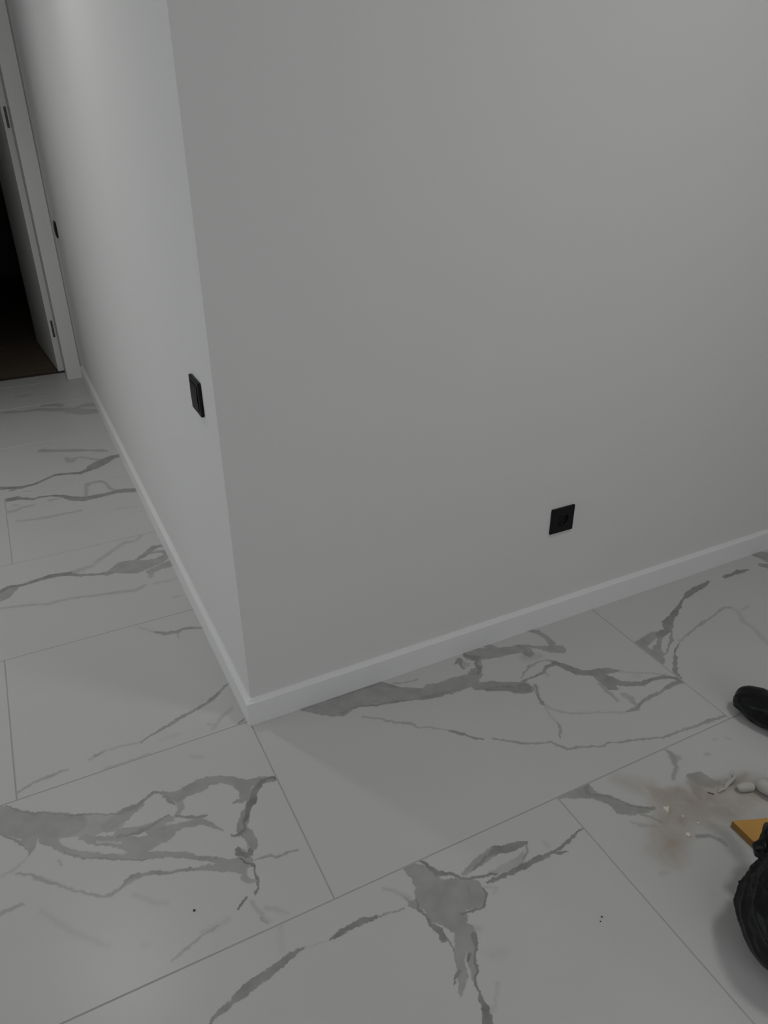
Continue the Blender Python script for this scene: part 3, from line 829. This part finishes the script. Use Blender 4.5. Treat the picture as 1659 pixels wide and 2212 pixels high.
# ------------------------------------------------------------------ switches and socket
def rounded_plate(name, w_, h_, t_, bev):
    """plate in local XZ, front towards -Y, back at y=0"""
    return box(name, -w_ / 2, w_ / 2, -t_, 0, -h_ / 2, h_ / 2, bev, 3)
def convex_rocker(name, w_, h_, y0, depth, bulge):
    n = 10
    verts, faces = [], []
    for j in range(n + 1):
        for i in range(n + 1):
            u, v_ = i / n * 2 - 1, j / n * 2 - 1
            d = y0 - depth - bulge * (1 - u * u) * 0.5 - bulge * 0.5 * (1 - v_ * v_)
            verts.append((u * w_ / 2, d, v_ * h_ / 2))
    for j in range(n):
        for i in range(n):
            a = j * (n + 1) + i
            faces.append((a, a + 1, a + n + 2, a + n + 1))
    ring = list(range(n + 1)) + [(j + 1) * (n + 1) - 1 for j in range(1, n + 1)] + [n * (n + 1) + i for i in range(n - 1, -1, -1)] + [j * (n + 1) for j in range(n - 1, 0, -1)]
    k0 = len(verts)
    for k in ring:
        verts.append((verts[k][0], y0, verts[k][2]))
    m = len(ring)
    for k in range(m):
        faces.append((ring[(k + 1) % m], ring[k], k0 + k, k0 + (k + 1) % m))
    return fix_normals(pydata(name, verts, faces))
def switch(loc, rotz, label):
    t = empty('light_switch', loc)
    tag(t, label, 'switch', group='black light switches on the hallway wall')
    link('frame', rounded_plate('frame', 0.085, 0.085, 0.0085, 0.003), M_BLACK, t)
    link('rocker', convex_rocker('rocker', 0.062, 0.062, -0.0084, 0.0012, 0.0022), M_BLACK, t)
    t.rotation_euler = (0, 0, rotz)
    return t
WA = math.atan2(-TOE, END_Y)
def on_left(y):
    return TOE * y / END_Y
switch((on_left(0.159) - 0.0003, 0.159, 0.906), -math.pi / 2 + WA, 'black light switch near the wall corner, the nearer of the two')
switch((on_left(3.27) - 0.0003, 3.27, 0.905), -math.pi / 2 + WA, 'small black light switch right beside the door casing')

sk = empty('wall_socket', (1.0235, -0.0003, 0.3855))
tag(sk, 'square black power socket low on the grey wall', 'socket')
def socket_frame():
    # square frame with a round hole, built as a ring from a square to a circle, with thickness
    n = 48
    verts, faces = [], []
    def sq(i, s):
        a = 2 * math.pi * i / n
        c, d = math.cos(a), math.sin(a)
        m = max(abs(c), abs(d))
        return c / m * s, d / m * s
    def ci(i, r):
        a = 2 * math.pi * i / n
        return math.cos(a) * r, math.sin(a) * r
    rings = []
    for fn, s, y in ((sq, 0.0425, 0.0), (sq, 0.0425, -0.006), (sq, 0.0405, -0.0085), (ci, 0.0225, -0.0085), (ci, 0.0205, -0.0075)):
        r = []
        for i in range(n):
            x, z = fn(i, s)
            r.append(len(verts))
            verts.append((x, y, z))
        rings.append(r)
    for a, b_ in zip(rings[:-1], rings[1:]):
        for i in range(n):
            j = (i + 1) % n
            faces.append((a[i], a[j], b_[j], b_[i]))
    return fix_normals(pydata('frame', verts, faces))
def socket_cup():
    n = 40
    verts, faces = [], []
    rings = []
    for r_, y in ((0.0206, -0.0077), (0.0196, -0.0010), (0.010, -0.0008)):
        rings.append([len(verts) + i for i in range(n)])
        verts += [(math.cos(2 * math.pi * i / n) * r_, y, math.sin(2 * math.pi * i / n) * r_) for i in range(n)]
    for a, b_ in zip(rings[:-1], rings[1:]):
        for i in range(n):
            j = (i + 1) % n
            faces.append((a[i], a[j], b_[j], b_[i]))
    faces.append(tuple(rings[-1]))
    return fix_normals(pydata('cup', verts, faces))
link('frame', socket_frame(), M_BLACK, sk)
cup = link('socket_cup', socket_cup(), M_BLACKDEEP, sk)
for dx in (-0.0095, 0.0095):
    bm = bmesh.new()
    bmesh.ops.create_cone(bm, cap_ends=True, segments=12, radius1=0.0026, radius2=0.0026, depth=0.0008, matrix=Matrix.Translation((dx, -0.0012, 0)) @ Matrix.Rotation(math.pi / 2, 4, 'X'))
    me = bpy.data.meshes.new('pin_hole')
    bm.to_mesh(me); bm.free()
    link('pin_hole', me, M_BLACKDEEP, cup)
for dz in (-0.0175, 0.0175):
    link('earth_clip', box('earth_clip', -0.0025, 0.0025, -0.0066, -0.0012, dz - 0.001, dz + 0.001, 0.0003), M_METAL, cup)

# ------------------------------------------------------------------ rubbish on the floor at the right
def lathe_path(name, path, seg=28, noise_amp=0.006, noise_scale=14.0, folds=0, fold_amp=0.0, floor_z=0.0008, seed=0.0, sub=6):
    """tube through (x,y,z,r) with film-like creases; flattened where it would sink into the floor"""
    P = []
    for i in range(len(path) - 1):
        a0, a1 = path[max(i - 1, 0)], path[i]
        a2, a3 = path[i + 1], path[min(i + 2, len(path) - 1)]
        for k in range(sub):
            t_ = k / sub
            P.append(tuple(0.5 * (2 * a1[c] + (a2[c] - a0[c]) * t_ + (2 * a0[c] - 5 * a1[c] + 4 * a2[c] - a3[c]) * t_ ** 2 + (-a0[c] + 3 * a1[c] - 3 * a2[c] + a3[c]) * t_ ** 3) for c in range(4)))
    P.append(path[-1])
    verts, faces = [], []
    n = len(P)
    up = Vector((0, 0, 1))
    for i, q in enumerate(P):
        a = Vector(P[max(i - 1, 0)][:3]); b_ = Vector(P[min(i + 1, n - 1)][:3])
        d = (b_ - a).normalized()
        s_ = d.cross(up)
        s_ = s_.normalized() if s_.length > 1e-4 else Vector((1, 0, 0))
        u = s_.cross(d).normalized()
        for k in range(seg):
            an = 2 * math.pi * k / seg
            dirv = s_ * math.cos(an) + u * math.sin(an)
            r_ = max(q[3], 0.0008)
            p = Vector(q[:3]) + dirv * r_
            nn = noise.noise(p * noise_scale + Vector((seed, seed * 2, 0)))
            nn += 0.5 * noise.noise(p * noise_scale * 2.3 + Vector((seed * 3, 0, seed)))
            if folds:
                nn += fold_amp / max(noise_amp, 1e-6) * (abs(math.sin(an * folds / 2 + 3 * noise.noise(p * 9))) - 0.5)
            p += dirv * nn * noise_amp * min(1, r_ / 0.02)
            if p.z < floor_z:
                p.z = floor_z
            verts.append(p)
    for i in range(n - 1):
        for k in range(seg):
            k2 = (k + 1) % seg
            faces.append((i * seg + k, i * seg + k2, (i + 1) * seg + k2, (i + 1) * seg + k))
    faces.append(tuple(range(seg)))
    faces.append(tuple(range((n - 1) * seg, n * seg)))
    return fix_normals(pydata(name, verts, faces))

# full bag, lower right
BC = Vector((0.783, -1.130, 0.0))
bag = empty('rubbish_bag', BC)
tag(bag, 'full knotted black rubbish bag at the lower right edge', 'bag')
def bag_body():
    bm = bmesh.new()
    bmesh.ops.create_icosphere(bm, subdivisions=6, radius=1.0)
    neck = Vector((0.12, 0.86, 0.42)).normalized()
    t1 = neck.cross(Vector((0, 0, 1))).normalized()
    t2 = neck.cross(t1)
    for v_ in bm.verts:
        n_ = v_.co.normalized()
        p = Vector((n_.x * 0.139, n_.y * 0.139, n_.z * 0.113))
        c = n_.dot(neck)
        side = n_ - neck * c
        an = math.atan2(side.dot(t2), side.dot(t1))
        # long folds of film gathered towards the knot, fading to the far end
        w_ = min(1.0, max(0.0, (c + 0.9) / 1.4))
        wob = 1.4 * noise.noise(n_ * 1.3 + Vector((2, 5, 1)))
        f1 = 1 - abs(math.sin(an * 4.5 + wob))
        f2 = 1 - abs(math.sin(an * 9.0 - 2.0 * wob + 1.0))
        p += n_ * (0.0085 * w_ * (f1 ** 2 - 0.35) + 0.004 * w_ * (f2 ** 3 - 0.25))
        p += n_ * 0.008 * noise.noise(n_ * 1.7 + Vector((3, 1, 7)))
        p += n_ * 0.0022 * noise.noise(n_ * 6.0)
        p += neck * 0.012 * max(0.0, c) ** 16
        if n_.y > 0:
            p.y *= 0.94
        p.z += 0.105
        if p.z < 0.016:
            p.z = 0.0008 + max(0.0, p.z + 0.012) * 0.45
        v_.co = p
    me = bpy.data.meshes.new('bag_body')
    bm.to_mesh(me)
    bm.free()
    return me
link('bag_body', bag_body(), M_BAG, bag, smooth=True)
kn = lathe_path('knot', [(0.030, 0.112, 0.112, 0.030), (0.029, 0.128, 0.122, 0.015), (0.027, 0.138, 0.128, 0.016), (0.022, 0.146, 0.133, 0.020), (0.014, 0.150, 0.136, 0.017), (0.006, 0.151, 0.137, 0.003)],
                26, 0.005, 45, 5, 0.003, -1, 2.0)
link('knot', kn, M_BAG, bag, smooth=True)
tl = lathe_path('loose_end', [(0.028, 0.134, 0.128, 0.010), (0.036, 0.146, 0.140, 0.016), (0.052, 0.152, 0.146, 0.021), (0.078, 0.154, 0.140, 0.024), (0.100, 0.152, 0.126, 0.014), (0.108, 0.150, 0.120, 0.003)],
                26, 0.006, 38, 5, 0.004, -1, 5.0)
link('loose_end', tl, M_BAG, bag, smooth=True)

# slim bundle, further back
me = lathe_path('black_bundle', [(1.231, -0.566, 0.030, 0.004), (1.234, -0.574, 0.033, 0.024), (1.246, -0.602, 0.043, 0.043), (1.262, -0.655, 0.048, 0.050), (1.285, -0.72, 0.050, 0.052), (1.31, -0.80, 0.048, 0.048), (1.33, -0.86, 0.04, 0.03), (1.335, -0.88, 0.04, 0.004)],
                36, 0.006, 24, 7, 0.003, 0.0008, 1.0)
tag(link('black_bundle', me, M_BAG, None, smooth=True), 'slim rolled bundle of black plastic lying beyond the dust patch', 'bundle')

# orange board offcut
def prism_obj(name, poly, z0, z1, mat, bev=0.0):
    me = prism(name, poly, z0, z1)
    if bev:
        bm = bmesh.new(); bm.from_mesh(me)
        bmesh.ops.bevel(bm, geom=list(bm.edges), offset=bev, segments=1, affect='EDGES')
        bm.to_mesh(me); bm.free()
    return me
BZ = 0.020
bd = empty('board_offcut', (0.95, -0.9, 0))
tag(bd, 'orange-yellow board offcut with a pointed corner beside the knotted bag', 'board')
poly = [(0.9036, -0.8509), (0.9008, -0.9450), (1.02, -0.985), (1.115, -0.935)]
poly = [(x - 0.95, y + 0.9) for x, y in poly]
link('board_core', prism_obj('board_core', poly, 0.0005, BZ - 0.0015, M_ORANGE_EDGE), M_ORANGE_EDGE, bd)
link('board_face', prism_obj('board_face', poly, BZ - 0.0015, BZ, M_ORANGE), M_ORANGE, bd)

# white foam pieces at the frame edge
me = lathe_path('foam_scrap', [(1.000, -0.783, 0.011, 0.002), (1.003, -0.784, 0.012, 0.008), (1.012, -0.788, 0.0125, 0.0115), (1.028, -0.793, 0.012, 0.0118), (1.038, -0.796, 0.0115, 0.0108), (1.043, -0.798, 0.011, 0.003)],
                20, 0.0015, 50, 0, 0, 0.0008, 3.0)
tag(link('foam_scrap', me, M_FOAM, None, smooth=True), 'small finger-shaped white scrap lying in the dust beside the larger white lump', 'scrap')
me = lathe_path('foam_lump', [(1.046, -0.798, 0.020, 0.003), (1.050, -0.806, 0.021, 0.017), (1.066, -0.832, 0.022, 0.024), (1.092, -0.866, 0.022, 0.026), (1.118, -0.893, 0.020, 0.02), (1.126, -0.902, 0.018, 0.004)],
                28, 0.006, 26, 0, 0, 0.0008, 6.0)
tag(link('foam_lump', me, M_FOAM, None, smooth=True), 'larger rounded white lump cut off by the right edge of the photo', 'scrap')
me = lathe_path('curled_strip', [(0.955, -0.768, 0.004, 0.0012), (0.965, -0.766, 0.006, 0.0035), (0.978, -0.767, 0.005, 0.003), (0.990, -0.762, 0.006, 0.0045), (1.008, -0.758, 0.007, 0.006), (1.022, -0.756, 0.008, 0.004), (1.032, -0.748, 0.010, 0.003), (1.034, -0.738, 0.012, 0.001)],
                10, 0.001, 90, 0, 0, 0.0006, 2.5)
tag(link('curled_strip', me, M_FOAM, None, smooth=True), 'thin curled pale shaving touching the tip of the white scrap', 'shaving')

def chip(name, pts, h, loc, mat, label, cat, rot=0, group=None):
    poly_ = pts
    me = prism(name, poly_, 0, h)
    bm = bmesh.new(); bm.from_mesh(me)
    for v_ in bm.verts:
        if v_.co.z > 0:
            v_.co.x *= 0.9; v_.co.y *= 0.9
            v_.co.z *= 0.85 + 0.3 * random.Random(hash((round(v_.co.x, 5), round(v_.co.y, 5)))).random()
    bm.to_mesh(me); bm.free()
    o = link(name, me, mat, None, loc)
    o.rotation_euler = (0, 0, rot)
    return tag(o, label, cat, None, group)
chip('plaster_chip', [(-0.010, 0.004), (0.006, 0.008), (0.001, -0.011)], 0.005, (0.8045, -0.7470, 0.0003), M_CHIP, 'bright triangular plaster chip in the brown dust', 'chip', -0.6)
chip('plaster_crumb', [(-0.006, 0.001), (-0.001, 0.006), (0.005, 0.004), (0.006, -0.004), (0, -0.006)], 0.005, (0.7935, -0.8240, 0.0003), M_CHIP, 'bright round plaster crumb at the lower tip of the dust patch', 'chip')
chip('plaster_crumb', [(-0.003, 0.003), (0.003, 0.002), (0.001, -0.004)], 0.003, (0.8232, -0.7799, 0.0003), M_CHIP, 'tiny pale crumb just right of the triangular chip', 'chip')
chip('plaster_crumb', [(-0.003, 0.004), (0.003, 0.002), (0.000, -0.003)], 0.003, (0.8415, -0.8114, 0.0003), M_CHIP, 'tiny pale crumb in the middle of the dust patch', 'chip')
chip('wood_splinter', [(-0.008, 0.0008), (0.007, 0.0015), (0.008, -0.0008), (-0.006, -0.0015)], 0.002, (0.938, -0.760, 0.0003), M_SPLINT, 'short dark splinter left of the curled shaving', 'splinter', -0.9)
chip('grit', [(-0.002, 0), (0, 0.002), (0.002, 0.0), (0, -0.002)], 0.0018, (0.4786, -0.8894, 0.0003), M_GRIT, 'upper of two dark specks on the bare tile at the lower right', 'grit')
chip('grit', [(-0.0017, 0), (0, 0.0015), (0.0017, 0.0), (0, -0.0015)], 0.0015, (0.4691, -0.8961, 0.0003), M_GRIT, 'lower of two dark specks on the bare tile at the lower right', 'grit')
chip('grit', [(-0.0025, 0), (0, 0.0025), (0.0025, 0.0), (0, -0.0025)], 0.002, (-0.2876, -0.4850, 0.0003), M_GRIT, 'single dark speck on the veined tile at the lower left', 'grit')
